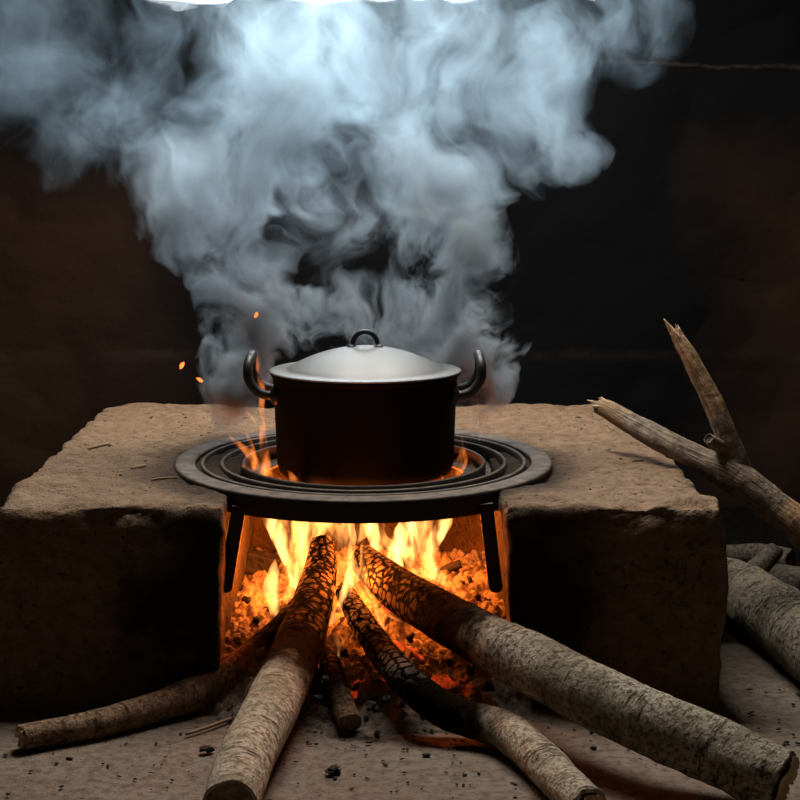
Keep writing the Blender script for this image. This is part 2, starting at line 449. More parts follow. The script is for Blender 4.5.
for v, (p, n) in zip(hm.vertices, _nv):
    d = .010 * fb(p, 5, 1, 3) + .0045 * fb(p, 26, 2, 4)
    # crumbled upper front arris
    e = math.exp(-(((p.y - 2.41) / .03) ** 2 + ((p.z - TOPZ) / .03) ** 2))
    d -= e * (.004 + .016 * max(0, fb(p, 17, 6, 4)) + .012 * sm(.28, .46, p.x) * max(0, fb(p, 30, 8, 3) + .4))
    v.co = p + n * d
hearth = link('mud_hearth', hm, M['hearth'])
shift(hearth, (-.07, 2.9, 0))
tag(hearth, 'low brown mud hearth with a sooty firebox mouth under the pot', 'stove')

# ------------------------------------------------------------------ pot stand
RZ = TOPZ + .012
st = empty('pot_stand', (POT.x, POT.y, RZ))
tag(st, 'round black iron pot stand of stepped rings on two splayed legs', 'pot stand')
o = lathe('outer_ring', [(.280, .0005), (.309, .0005), (.3125, -.0015), (.3130, -.006), (.3125, -.026), (.310, -.035), (.304, -.036), (.302, -.014), (.280, -.010), (.2775, -.006), (.2775, -.002)], M['iron'], st, 160, True)
for k, (r, z1) in enumerate(((.270, .000), (.238, -.001), (.203, -.002))):
    lathe('inner_ring', rrect(r - .007, r, z1 - .028, z1, .002), M['iron'], st, 144, True)
for k, (r0, r1, z) in enumerate(((.262, .303, -.022), (.230, .266, -.024), (.195, .234, -.025), (.166, .198, -.026))):
    lathe('shelf_ring', rrect(r0, r1, z - .004, z, .001), M['shelf'], st, 128, True)
def bar(name, a, b, w, h, mat, parent, bev=.002, wdir=None):
    a, b = Vector(a), Vector(b); t = (b - a); L = t.length; t.normalize()
    wd = Vector(wdir) if wdir else (Vector((0, 0, 1)).cross(t)); wd = (wd - t * wd.dot(t)).normalized(); hd = t.cross(wd)
    bm = bmesh.new(); bmesh.ops.create_cube(bm, size=1)
    for v in bm.verts: v.co = (a + b) / 2 + t * (v.co.x * L) + wd * (v.co.y * w) + hd * (v.co.z * h)
    bmesh.ops.bevel(bm, geom=bm.edges[:], offset=bev, segments=2, affect='EDGES')
    me = bpy.data.meshes.new(name); bm.to_mesh(me); bm.free(); return link(name, me, mat, parent, False)
for a in (PI * .25, PI * .75, PI * 1.25, PI * 1.75):
    bar('support_bar', (.06 * math.cos(a), .06 * math.sin(a), -.036), (.268 * math.cos(a), .268 * math.sin(a), -.036), .012, .012, M['iron'], st)
inv = Vector((POT.x, POT.y, RZ)); st.rotation_euler.x = math.radians(1.3)
for (a, b) in (((239, 503), (224.5, 589)), ((486, 500), (496.5, 589))):
    A = aty(*a, 2.475); B = aty(*b, 2.465)
    # rounded flat bar
    bm = bmesh.new(); t = (B - A).normalized(); wd = Vector((1, 0, 0)); wd = (wd - t * wd.dot(t)).normalized(); hd = t.cross(wd); L = (B - A).length
    prof = [(-.0105, 0), (.0105, 0)] + [(.0105 * math.cos(q), L - .009 + .009 * math.sin(q)) for q in [i * PI / 8 for i in range(9)]]
    f1 = [bm.verts.new(A + wd * u + t * s + hd * .0045 - inv) for u, s in prof]; f2 = [bm.verts.new(A + wd * u + t * s - hd * .0045 - inv) for u, s in prof]
    bm.faces.new(f1); bm.faces.new(f2[::-1]); n = len(prof)
    for i in range(n): bm.faces.new((f1[i], f1[(i + 1) % n], f2[(i + 1) % n], f2[i]))
    bmesh.ops.recalc_face_normals(bm, faces=bm.faces)
    me = bpy.data.meshes.new('leg'); bm.to_mesh(me); bm.free(); link('leg', me, M['iron'], st, False)

# ------------------------------------------------------------------ cooking pot
PB = RZ - .0295
RIM = aty(365, 371.5, POT.y).z - PB
pt = empty('cooking_pot', (POT.x + .003, POT.y, PB)); tag(pt, 'black two handled cooking pot steaming on the iron stand over the fire', 'pot')
R0 = .1515
lathe('body', [(0, .0), (.115, 0), (.134, .004), (.1435, .013), (.1465, .026), (R0, RIM - .012), (R0 + .002, RIM - .006), (R0 + .006, RIM - .001), (R0 + .005, RIM + .0015),
               (R0 + .001, RIM - .001), (R0 - .004, RIM - .006), (.143, .03), (.13, .008), (0, .006)], M['pot'], pt, 128)
for sgn in (-1, 1):
    zr = RIM - .030; yo = .040
    xr = math.sqrt(R0 ** 2 - yo ** 2) - .002
    pts = []
    for side in (-1, 1):
        seq = [(xr, yo, zr - .002), (xr + .014, yo, zr - .004), (xr + .032, yo, zr + .004), (xr + .0445, yo * .98, zr + .022), (xr + .046, yo * .88, zr + .042), (xr + .0435, yo * .5, zr + .0545)]
        if side == 1: seq = seq[::-1]
        pts += [(Vector((sgn * x, side * y, z)), .0080) for x, y, z in seq]
        if side == -1: pts.append((Vector((sgn * (xr + .0425), 0, zr + .057)), .0084))
    h = tube('handle', pts, M['handle'], pt, 16, .003)
    for side in (-1, 1):
        bm = bmesh.new(); bmesh.ops.create_uvsphere(bm, u_segments=20, v_segments=12, radius=1)
        for v in bm.verts: v.co = Vector((sgn * (xr + .001), side * yo, zr - .004)) + Vector((v.co.x * .010, v.co.y * .014, v.co.z * .017))
        me = bpy.data.meshes.new('bracket'); bm.to_mesh(me); bm.free(); link('bracket', me, M['handle'], h)
# lid
prof = [(0, .0405)]
for i in range(1, 22):
    r = .124 * i / 21; prof.append((r, .0405 - .0335 * (r / .124) ** 2 + .001))
prof += [(.1275, .0055), (.131, .0030), (.138, .0028), (.150, .0028), (.1560, .0030), (.1585, .0020), (.1588, .0005), (.157, -.0005), (.1545, .0005), (.138, .0005), (.122, .003), (.06, .030), (0, .037)]
ld = lathe('lid', prof, M['lid'], pt, 128); ld.location = (0, 0, RIM + .001); ld['label'] = 'domed silver aluminium lid'
gp = []
for i in range(13):
    a = PI * i / 12
    gp.append((Vector((-.0205 * math.cos(a), 0, .0395 + .0255 * math.sin(a) ** .8)), .0042))
g = tube('grip', gp, M['handle'], ld, 14, .002)
for sx in (-1, 1): lathe('rivet_plate', [(0, .0475), (.005, .0465), (.009, .0425), (.0095, .036)], M['handle'], ld, 24, False, (sx * .0215, 0, -.0025))

# ------------------------------------------------------------------ ash bed
def ash_h(x, y):
    c = [(2.20, -.012), (2.30, -.002), (2.36, .012), (2.42, .034), (2.50, .058), (2.60, .074), (2.75, .082), (3.05, .095)]
    z = c[-1][1]
    for (a, za), (b, zb) in zip(c, c[1:]):
        if a <= y <= b: z = za + (zb - za) * sm(a, b, y) * .5 + (zb - za) * .5 * (y - a) / (b - a); break
    if y < c[0][0]: z = c[0][1]
    z += .035 * math.exp(-(((x + .05) / .09) ** 2 + ((y - 2.68) / .12) ** 2))
    z += .012 * fb((x, y, 0), 11, 3, 2)
    if y < 2.42:
        side = max(0, abs(x + .055) - .17); z -= side * .35 * sm(2.42, 2.36, y)
    return z
def lumps(x, y):
    s = 0
    for sc, am in ((27, .015), (62, .009), (140, .0035)):
        q = Vector((x, y * 1.0, .3)) * sc; q += Vector((noise.noise(q * .5), noise.noise(q * .5 + Vector((9, 2, 5))), 0)) * .6
        d = noise.voronoi(q)[0][0]
        s += am * max(0, 1 - d * d * 2.1)
    return s
def ashp(x, y):
    w = sm(2.27, 2.38, y)
    return (x, y, ash_h(x, y) + lumps(x, y) * (.35 + .65 * w) - .004)
ash = grid('ash_bed', -.295, .195, 2.22, 3.0, 245, 390, ashp, M['ash'])
shift(ash, (-.055, 2.6, 0))
tag(ash, 'lumpy bed of grey ash and glowing embers inside the firebox', 'ash', kind='stuff')

def rock(r, sd, sq=(1, 1, 1), sub=3, rough=.5):
    bm = bmesh.new(); bmesh.ops.create_icosphere(bm, subdivisions=sub, radius=1)
    for v in bm.verts:
        p = v.co.normalized(); d = 1 + rough * noise.noise(p * 1.3 + Vector((sd, 0, sd))) + rough * .6 * (noise.cell(p * 1.6 + Vector((sd, sd, 0))) - .5) + .1 * noise.noise(p * 5 + Vector((sd, 3, 0)))
        v.co = Vector((p.x * sq[0], p.y * sq[1], p.z * sq[2])) * (r * d)
    me = bpy.data.meshes.new('rock'); bm.to_mesh(me); bm.free(); return me

# ------------------------------------------------------------------ logs
def log(name, pts, mat, endmat, label, cat='log', char=None, seg=44, step=.005, lump=.05, jag0=.006, jag1=.004, cap0=True, cap1=True, parent=None, sd=0, barkth=.1, endname='broken_end', core=.002, ridg=.0, seal=True):
    path = crom(pts, step); fr = frames(path); v = []; f = []; lc = []; cv = []
    n = len(path); s = 0.; rm = sum(r for _, r in path) / n
    L = [0.]
    for i in range(1, n): L.append(L[-1] + (path[i][0] - path[i - 1][0]).length)
    def jagf(a, k): return .5 + .9 * noise.noise(Vector((math.cos(a) * 1.1, math.sin(a) * 1.1, sd + k))) + .55 * noise.noise(Vector((math.cos(a) * 4, math.sin(a) * 4, sd + k + 7)))
    rings = []
    for i, ((p, r), (t, nn, b)) in enumerate(zip(path, fr)):
        for k in range(seg):
            a = 2 * PI * k / seg; ca, sa = math.cos(a), math.sin(a)
            q = Vector((ca * rm * 1.2, sa * rm * 1.2, L[i]))
            d = 1 + lump * noise.noise(q * 16 + Vector((sd, 0, 0))) + lump * .6 * noise.noise(q * 45 + Vector((0, sd, 0))) + ridg * (1 - abs(noise.noise(Vector((ca * 2.2, sa * 2.2, L[i] * 3 + sd))))) \
                + lump * .3 * noise.noise(q * 120)
            pos = p + (nn * ca + b * sa) * (r * d)
            j0 = max(0, 1 - L[i] / (2.2 * rm)); j1 = max(0, 1 - (L[-1] - L[i]) / (2.2 * rm))
            pos -= t * (jag0 * jagf(a, 0) * j0); pos += t * (jag1 * jagf(a, 20) * j1)
            v.append(pos); lc.append((ca * rm, sa * rm, L[i] + sd * .37))
            cv.append(char(L[i] / L[-1], a, L[i]) if char else 0.)
    for i in range(n - 1):
        for k in range(seg):
            k2 = (k + 1) % seg; f.append((i * seg + k, i * seg + k2, (i + 1) * seg + k2, (i + 1) * seg + k))
    # bark lip turned inward at each end
    def lip(i, sgn):
        base = len(v)
        p, r = path[i]; t, nn, b = fr[i]
        for k in range(seg):
            q = v[i * seg + k]; c = p + t * ((q - p).dot(t)); v.append(q + (c - q) * barkth - t * sgn * .0); lc.append(lc[i * seg + k]); cv.append(cv[i * seg + k])
        b2 = len(v)
        for k in range(seg):
            q = v[base + k]; v.append(q - t * sgn * (.012)); lc.append(lc[i * seg + k]); cv.append(cv[i * seg + k])
        for k in range(seg):
            k2 = (k + 1) % seg
            for A, B in ((i * seg, base), (base, b2)):
                q = (A + k, A + k2, B + k2, B + k); f.append(q if sgn > 0 else q[::-1])
    lip(0, -1); lip(n - 1, 1)
    o = mesh(name, v, f, mat, parent)
    def setattrs(ob, l_, c_):
        a = ob.data.attributes.new('lc', 'FLOAT_VECTOR', 'POINT'); a.data.foreach_set('vector', [x for q in l_ for x in q])
        a = ob.data.attributes.new('char', 'FLOAT', 'POINT'); a.data.foreach_set('value', c_)
    setattrs(o, lc, cv)
    def cap(i, sgn, jag):
        p, r = path[i]; t, nn, b = fr[i]; rr = r * (1 - barkth * .8); V = []; Fc = []; l2 = []; K = 14
        for q in range(K + 1):
            for k in range(seg):
                a = 2 * PI * k / seg; ca, sa = math.cos(a), math.sin(a); u = q / K
                z = -core + jag * (1.3 * noise.noise(Vector((ca * u * 2.2, sa * u * 2.2, sd + i))) + .9 * noise.noise(Vector((ca * u * 7, sa * u * 7, sd + 3)))) * (1 - .6 * u) + jag * (jagf(a, 0 if sgn < 0 else 20)) * u
                z = z - (.003 * u ** 6)
                V.append(p + (nn * ca + b * sa) * (rr * u) + t * (sgn * z)); l2.append((ca * rr * u, sa * rr * u, z * .5))
        for q in range(K):
            for k in range(seg):
                k2 = (k + 1) % seg; w = (q * seg + k, q * seg + k2, (q + 1) * seg + k2, (q + 1) * seg + k)
                Fc.append(w[::-1] if sgn < 0 else w)
        c = mesh(endname, V, Fc, endmat, o)
        a = c.data.attributes.new('lc', 'FLOAT_VECTOR', 'POINT'); a.data.foreach_set('vector', [x for q in l2 for x in q])
        return c
    caps = []
    if cap0: caps.append(cap(0, -1, jag0))
    if cap1: caps.append(cap(n - 1, 1, jag1))
    base = Vector(path[0][0])
    if parent is None:
        shift(o, base)
        for c in caps: c.data.transform(Matrix.Translation(-base))
        tag(o, label, cat)
    o['path_dummy'] = 0; del o['path_dummy']
    return o, path, fr, base
def P(*pts):
    """(px, py, rpx, 'y'|'z', value) -> (point, radius)"""
    out = []
    for px, py, r, ax, val in pts:
        p = aty(px, py, val) if ax == 'y' else atz(px, py, val)
        out.append((p, r * mpp(p)))
    return out
def knot(name, log_, pos, nrm, r, mat, parent_base, depth=.4):
    """a raised ring with a sunken middle growing out of a log"""
    nrm = Vector(nrm).normalized(); x = nrm.orthogonal().normalized(); y = nrm.cross(x)
    prof = [(1.5, -.45), (1.28, -.02), (1.08, .22), (.9, .26), (.72, .10), (.45, -.02), (.25, .06), (0.0001, .02)]
    v = []; f = []; seg = 28; l = []
    for (q, h) in prof:
        for k in range(seg):
            a = 2 * PI * k / seg; w = 1 + .12 * noise.noise(Vector((math.cos(a), math.sin(a), r * 90)))
            v.append(Vector(pos) + (x * math.cos(a) + y * math.sin(a)) * (r * q * w) + nrm * (r * h * depth * 2) - parent_base); l.append((math.cos(a) * r * q, math.sin(a) * r * q, h * r + .2))
    for i in range(len(prof) - 1):
        for k in range(seg):
            k2 = (k + 1) % seg; f.append((i * seg + k, i * seg + k2, (i + 1) * seg + k2, (i + 1) * seg + k))
    o = mesh(name, v, f, mat, log_)
    a = o.data.attributes.new('lc', 'FLOAT_VECTOR', 'POINT'); a.data.foreach_set('vector', [c for q in l for c in q])
    a = o.data.attributes.new('char', 'FLOAT', 'POINT'); a.data.foreach_set('value', [0.] * len(v))
    bm = bmesh.new(); bm.from_mesh(o.data); bmesh.ops.recalc_face_normals(bm, faces=bm.faces); bm.to_mesh(o.data); bm.free()
    return o
def bychar(a0, a1): return lambda u, a, s: max(0., min(1.2, (u - a0) / (a1 - a0)))

# A: slim reddish log lying along the front of the left side
ptsA = P((24, 737, 13, 'z', .0185), (80, 727, 14, 'z', .019), (140, 712, 15, 'z', .021), (195, 693, 17, 'z', .028), (238, 668, 17, 'z', .046), (268, 643, 15, 'y', 2.50), (296, 612, 12, 'y', 2.57), (310, 594, 9, 'y', 2.62))
lgA, pA, fA, bA = log('firewood_log', ptsA, M['red'], M['wood'], 'slim reddish brown log lying in front of the left side of the mud hearth', char=bychar(.62, 1.02), sd=1.3, jag0=.008, cap1=False, lump=.07, core=-.004)
# B: thick pale log pointing at the camera
ptsB = P((231, 806, 29, 'z', .034), (243, 765, 29, 'y', 2.06), (262, 727, 28, 'y', 2.18), (280, 690, 27, 'y', 2.30), (297, 650, 25, 'y', 2.43), (311, 608, 21, 'y', 2.55), (320, 572, 17, 'y', 2.65), (322, 545, 12, 'y', 2.71))
lgB, pB, fB, bB = log('firewood_log', ptsB, M['aspen'], M['rotten'], 'thick pale barked log whose hollow end points at the camera left of centre', char=bychar(.37, .86), sd=4.1, jag0=.007, jag1=.004, lump=.035, core=.007, barkth=.12)
# C: crooked pale log right of centre
ptsC = P((345, 592, 10, 'y', 2.56), (362, 622, 13, 'y', 2.48), (383, 653, 15, 'y', 2.40), (410, 684, 17, 'y', 2.30), (445, 710, 18, 'z', .040), (482, 723, 19, 'z', .030), (508, 732, 20, 'z', .030), (533, 752, 20, 'z', .028), (560, 780, 21, 'z', .025), (588, 806, 20, 'z', .024))
lgC, pC, fC, bC = log('firewood_log', ptsC, M['aspen'], M['wood'], 'crooked pale log with a kink in it between the other two front logs', char=lambda u, a, s: bychar(.74, .14)(u, a, s), sd=7.7, jag0=.003, jag1=.010, lump=.06, core=-.010, barkth=.22)
# D: thickest log running to the lower right corner
ptsD = P((364, 560, 15, 'y', 2.68), (395, 587, 21, 'y', 2.58), (435, 612, 24, 'y', 2.47), (480, 637, 27, 'y', 2.36), (530, 663, 30, 'y', 2.26), (590, 694, 32, 'y', 2.16), (650, 722, 33, 'y', 2.09), (720, 753, 34, 'y', 2.035), (760, 772, 34, 'y', 2.0), (780, 781, 33, 'y', 1.985))
lgD, pD, fD, bD = log('firewood_log', ptsD, M['grey'], M['wood'], 'thickest grey log with a round knot running to the lower right corner', char=lambda u, a, s: bychar(.55, .09)(u, a, s), sd=11.9, jag0=.004, jag1=.008, lump=.05, core=-.008, barkth=.16)
def surf(px, py, path, fr):
    """point on the camera side of a log seen at a pixel"""
    best = None; d = ray(px, py).normalized()
    for (p, r), (t, n, b) in zip(path, fr):
        w = p - CAM; k = w.dot(d); q = CAM + d * k; dist = (q - p).length
        if best is None or dist < best[0]: best = (dist, p, r, k, t)
    dist, p, r, k, t = best
    q = CAM + d * (k - math.sqrt(max(0, r * r - dist * dist)))
    nn = (q - p); nn -= t * nn.dot(t)
    return q, nn.normalized()
q, n_ = surf(623, 719, pD, fD); knot('knot', lgD, q, n_, .0105, M['grey'], bD, .32)
q, n_ = surf(703, 763, pD, fD); knot('knot', lgD, q, n_, .005, M['old'], bD, .3)
q, n_ = surf(543, 756, pC, fC); knot('knot', lgC, q, n_, .0055, M['old'], bC, .3)
q, n_ = surf(500, 719, pC, fC); knot('knot', lgC, q, n_, .010, M['aspen'], bC, .4)
# E: short burnt stub in the middle
ptsE = P((330, 664, 11, 'y', 2.43), (338, 690, 12, 'y', 2.34), (350, 722, 12, 'z', .017))
lgE, *_ = log('firewood_stub', ptsE, M['stub'], M['rotten'], 'short scorched stick stub lying in the ash between the front logs', 'log', char=bychar(1.0, -.1), sd=15, lump=.08, jag1=.006, seg=32)
# F: thin twig
tw = tube('twig', P((186, 734, 1.6, 'z', .004), (205, 728, 1.7, 'z', .005), (230, 719, 1.9, 'z', .005), (256, 712, 1.7, 'z', .007)), M['rotten'], None, 10, .004)
shift(tw, atz(186, 734, 0)); tag(tw, 'thin bare twig on the floor between the left logs', 'twig')
for i, (a, b, r, lb) in enumerate(((atz(262, 703, .012), atz(283, 697, .012), .004, 'small grey burnt chip beside the thick pale log'),)):
    pass

# fallen forked branch leaning over the right side of the hearth
def bare_main(u, a, s): return .75 * sm(.30, .42, u) * 0 + (1.0 if (.10 < u < .52 and math.sin(a + 2.2) > .15) else 0.) + .75 * sm(.84, .95, u)
ptsG = P((985, 655, 16, 'z', .028), (880, 588, 17, 'y', 2.62), (800, 527, 17, 'y', 2.65), (760, 496, 16, 'y', 2.67), (730, 474, 16, 'y', 2.69), (700, 459, 12, 'y', 2.71), (660, 439, 11.5, 'y', 2.75), (628, 421, 10, 'y', 2.80), (612, 412, 9, 'y', 2.825), (601, 407, 7, 'y', 2.84))
lgG, pG, fG, bG = log('forked_branch', ptsG, M['branch'], M['branch'], 'dry forked branch leaning over the right shoulder of the mud hearth', 'branch', char=bare_main, sd=21, seg=30, lump=.10, jag1=.016, jag0=.01, ridg=.10)
ptsS = P((742, 484, 12, 'y', 2.69), (733, 456, 12, 'y', 2.695), (722, 425, 10.5, 'y', 2.70), (708, 392, 9.5, 'y', 2.715), (690, 358, 8, 'y', 2.73), (681, 343, 6.5, 'y', 2.74), (677, 335, 5, 'y', 2.745))
o, *_ = log('side_branch', [(p - bG, r) for p, r in ptsS], M['branch'], M['branch'], None, char=lambda u, a, s: .9 * sm(.38, .5, u) * (1 if math.sin(a + 3.6) > -.2 else .2), sd=25, seg=26, lump=.12, jag1=.016, ridg=.10, parent=lgG, cap0=False)
o, *_ = log('stub', [(p - bG, r) for p, r in P((722, 448, 7, 'y', 2.69), (714, 443, 6.5, 'y', 2.675), (709, 439, 5, 'y', 2.665))], M['branch'], M['branch'], None, char=lambda u, a, s: 0, sd=27, seg=20, lump=.15, jag1=.003, parent=lgG, cap0=False)
# splintered tips
for (x0, y0, x1, y1, r, yy) in ((606, 408, 587, 400, 3.0, 2.845), (606, 404, 601, 397, 2.6, 2.84), (607, 412, 598, 409, 2.4, 2.83), (604, 407, 592, 406, 2.2, 2.83),
                                (678, 340, 664, 319, 3.0, 2.75), (682, 343, 674, 330, 2.6, 2.735), (687, 346, 683, 335, 2.4, 2.735), (690, 356, 690, 345, 2.4, 2.73)):
    s_o = tube('splinter', [(p - bG, r_) for p, r_ in P((x0, y0, r * 1.4, 'y', yy), ((x0 + x1) / 2, (y0 + y1) / 2, r, 'y', yy), (x1, y1, .4, 'y', yy))], M['wood'], lgG, 8, .003)
    a = s_o.data.attributes.new('lc', 'FLOAT_VECTOR', 'POINT'); a.data.foreach_set('vector', [c for vv in s_o.data.vertices for c in (vv.co.x * .3, vv.co.y * .3, vv.co.z)])

# logs on the floor right of the hearth
ptsH = P((708, 583, 27, 'z', .048), (738, 592, 30, 'z', .050), (770, 612, 33, 'z', .052), (806, 640, 36, 'z', .054), (870, 688, 38, 'z', .054))
log('firewood_log', ptsH, M['mossy'], M['rotten'], 'big flaky barked log on the floor beside the right side of the hearth', sd=31, lump=.07, char=None)
ptsI = P((700, 556, 10, 'z', .020), (735, 555, 11, 'z', .021), (768, 556, 12, 'z', .023), (790, 560, 11, 'z', .022))
log('firewood_log', ptsI, M['old'], M['rotten'], 'dull dark log lying furthest back behind the flaky log', sd=35, lump=.08)
ptsJ = P((768, 579, 16, 'z', .030), (800, 583, 17, 'z', .031), (860, 592, 18, 'z', .032))
log('firewood_log', ptsJ, M['old'], M['rotten'], 'dark log with its end behind the top of the flaky log at the right edge', sd=38, lump=.08)
ptsK = P((748, 577, 9, 'z', .086), (760, 566, 10, 'z', .090), (773, 553, 8, 'z', .100))
log('bark_chunk', ptsK, M['old'], M['rotten'], 'short broken chunk of dull wood tilted on top of the flaky log', 'wood chunk', sd=41, lump=.16, seg=30, jag0=.008, jag1=.012, ridg=.1)

# ------------------------------------------------------------------ coals, chips, crumbs
def put(name, me, mat, loc, rot, label, cat, group=None):
    o = link(name, me, mat); o.location = loc; o.rotation_euler = rot; tag(o, label, cat, group); return o
def on_ash(px, py):
    z = .06
    for _ in range(12):
        p = atz(px, py, z); z = max(0, ashp(p.x, p.y)[2]) if 2.22 < p.y < 3 else 0
    return atz(px, py, z)
# big charred block behind left
bl = boxm('charred_block', (-.034, -.02, -.018), (.034, .02, .018), M['coal'], bev=.004)
bl.data.transform(Matrix.Identity(4))
bmx = bmesh.new(); bmx.from_mesh(bl.data); bmesh.ops.subdivide_edges(bmx, edges=bmx.edges[:], cuts=4, use_grid_fill=True)
for v in bmx.verts: v.co += v.co.normalized() * (.006 * fb(v.co, 45, 2, 3))
bmx.to_mesh(bl.data); bmx.free()
p = on_ash(258, 574); bl.location = p + Vector((0, 0.02, .016)); bl.rotation_euler = (.1, .28, .25)
tag(bl, 'charred black block at the back left of the firebox', 'charcoal')
o = tube('charred_stick', [(q + Vector((0, 0, .004)), r) for q, r in P((436, 578, 4, 'y', 2.84), (448, 571, 5, 'y', 2.84), (461, 566, 4.5, 'y', 2.84))], M['coal'], None, 14, .004)
c0 = Vector(o.data.vertices[0].co); shift(o, c0); tag(o, 'short black charred stick at the back right of the firebox', 'charcoal')
coalspots = [(344, 655, 5), (373, 709, 7), (386, 702, 6), (331, 652, 5), (402, 707, 5), (423, 718, 4), (246, 603, 6), (240, 589, 5), (256, 622, 5), (470, 672, 6), (488, 690, 7), (450, 664, 5), (497, 668, 6),
             (377, 735, 4), (366, 720, 4), (268, 612, 5), (232, 612, 5), (478, 600, 5), (461, 586, 5), (470, 583, 4), (487, 604, 5), (356, 688, 5), (318, 700, 5), (325, 682, 5), (410, 640, 6), (398, 634, 5), (478, 655, 5), (300, 690, 5)]
rocks = [rock(1, 3.3 + 2.1 * i, (1, .85, .75)) for i in range(6)]
for m_ in rocks:
    m_.name = 'coal_lump'; m_.materials.append(M['coal']); m_.polygons.foreach_set('use_smooth', [True] * len(m_.polygons))
for i, (px, py, r) in enumerate(coalspots):
    p = on_ash(px, py); o = bpy.data.objects.new('coal_lump', rocks[i % 6]); COL.objects.link(o)
    s = r * mpp(p); o.scale = (s, s, s); o.location = p + Vector((0, 0, s * .35)); o.rotation_euler = (R.uniform(0, 6), R.uniform(0, 6), R.uniform(0, 6))
    tag(o, 'small black lump of charcoal lying in the ash of the firebox', 'charcoal', 'charcoal lumps in the ash')
rocks2 = [rock(1, 13.3 + 1.7 * i, (1, .9, .75), 3, .55) for i in range(6)]
for m_ in rocks2:
    m_.name = 'ash_lump'; m_.materials.append(M['clink']); m_.polygons.foreach_set('use_smooth', [True] * len(m_.polygons))
cnt = 0
while cnt < 70:
    x = R.uniform(-.265, .165); y = R.uniform(2.36, 2.95)
    s = R.uniform(.005, .013)
    o = bpy.data.objects.new('ash_lump', rocks2[cnt % 6]); COL.objects.link(o)
    o.scale = (s, s, s); o.location = (x, y, ashp(x, y)[2] + s * .25); o.rotation_euler = (R.uniform(0, 6), R.uniform(0, 6), R.uniform(0, 6))
    tag(o, 'pale ash coated cinder on the ember bed', 'cinder', 'cinders on the ember bed'); cnt += 1
chips = [(207, 750, 7, 'ragged black charcoal chip on the floor nearest the left slim log'), (229, 738, 5, 'small black charcoal chip beside the thin twig end'), (333, 772, 9, 'flat black charcoal chip on the bare floor at bottom centre'),
         (270, 703, 8, 'pale ashy chip between the slim reddish and thick pale logs')]
for i, (px, py, r, lb) in enumerate(chips):
    p = atz(px, py, .003); me = rock(1, 50.2 + i * 3.1, (1.1, .8, .5), 3, .6)
    put('charcoal_chip', me, M['clink'] if i == 3 else M['coal'], p + Vector((0, 0, .002)), (0, 0, R.uniform(0, 6)), lb, 'charcoal').scale = [r * mpp(p)] * 3
def crumbs(name, spots, mat):
    V = []; Fc = []
    for (p, s) in spots:
        bm = bmesh.new(); bmesh.ops.create_icosphere(bm, subdivisions=1, radius=1); b0 = len(V); a = R.uniform(0, 6); sq = (R.uniform(.7, 1.9), R.uniform(.5, 1), R.uniform(.3, .6)); sd = R.uniform(0, 99)
        for v in bm.verts:
            d = 1 + .5 * noise.noise(v.co * 1.5 + Vector((sd, 0, 0))); x, y, z = v.co.x * sq[0] * d, v.co.y * sq[1] * d, v.co.z * sq[2]
            V.append(p + Vector((x * math.cos(a) - y * math.sin(a), x * math.sin(a) + y * math.cos(a), z)) * s)
        for f_ in bm.faces: Fc.append(tuple(b0 + v.index for v in f_.verts))
        bm.free()
    return mesh(name, V, Fc, mat)
sp = []
for _ in range(300):
    x = R.gauss(-.05, .26); y = 2.34 - abs(R.gauss(0, .16))
    if abs(x) < .8: sp.append((Vector((x, y, .001)), R.uniform(.0010, .0034) * (1.5 if R.random() < .06 else 1)))
for _ in range(40): sp.append((Vector((R.uniform(.48, .62), R.uniform(2.2, 2.5), .001)), R.uniform(.001, .004)))
o = crumbs('floor_crumbs', sp, M['coal']); tag(o, 'black charcoal crumbs scattered over the floor in front of the fire', 'crumbs', kind='stuff')
bvh = None
from mathutils.bvhtree import BVHTree
bvh = BVHTree.FromPolygons([v.co + hearth.location for v in hm.vertices], [tuple(p.vertices) for p in hm.polygons])
def drop(x, y, zt=.6):
    h = bvh.ray_cast(Vector((x, y, zt)), Vector((0, 0, -1))); return h[0]
sp = []
for _ in range(420):
    x = R.uniform(-.58, .44); y = R.uniform(2.43, 3.4); h = drop(x, y)
    if h and h.z > .27 and (Vector((x, y)) - Vector((POT.x, POT.y))).length > .315: sp.append((h, R.uniform(.0008, .0030) * (1.8 if R.random() < .08 else 1)))
o = crumbs('hearth_crumbs', sp, M['coal']); tag(o, 'dark crumbs of bark and charcoal on the hearth top', 'crumbs', kind='stuff')
for i, (x0, y0, x1, y1, r, lb) in enumerate(((88, 446, 110, 443, 2.2, 'dark bark sliver on the top of the left hearth side'), (151, 480, 178, 480, 1.4, 'thin dark stick on the left hearth top beside the pot stand'), (131, 469, 146, 467, 2.4, 'crumbly dark bark flake between the sliver and the pot stand'))):
    a, b = atz(x0, y0, TOPZ), atz(x1, y1, TOPZ); a = drop(a.x, a.y) or a; b = drop(b.x, b.y) or b
    m = (a + b) / 2; m = drop(m.x, m.y) or m; up = Vector((0, 0, .0015)); rr = r * mpp(m)
    o = tube('bark_sliver', [(a + up, rr * .5), (m + up, rr), (b + up, rr * .5)], M['rotten'], None, 10, .004); shift(o, a); tag(o, lb, 'bark')

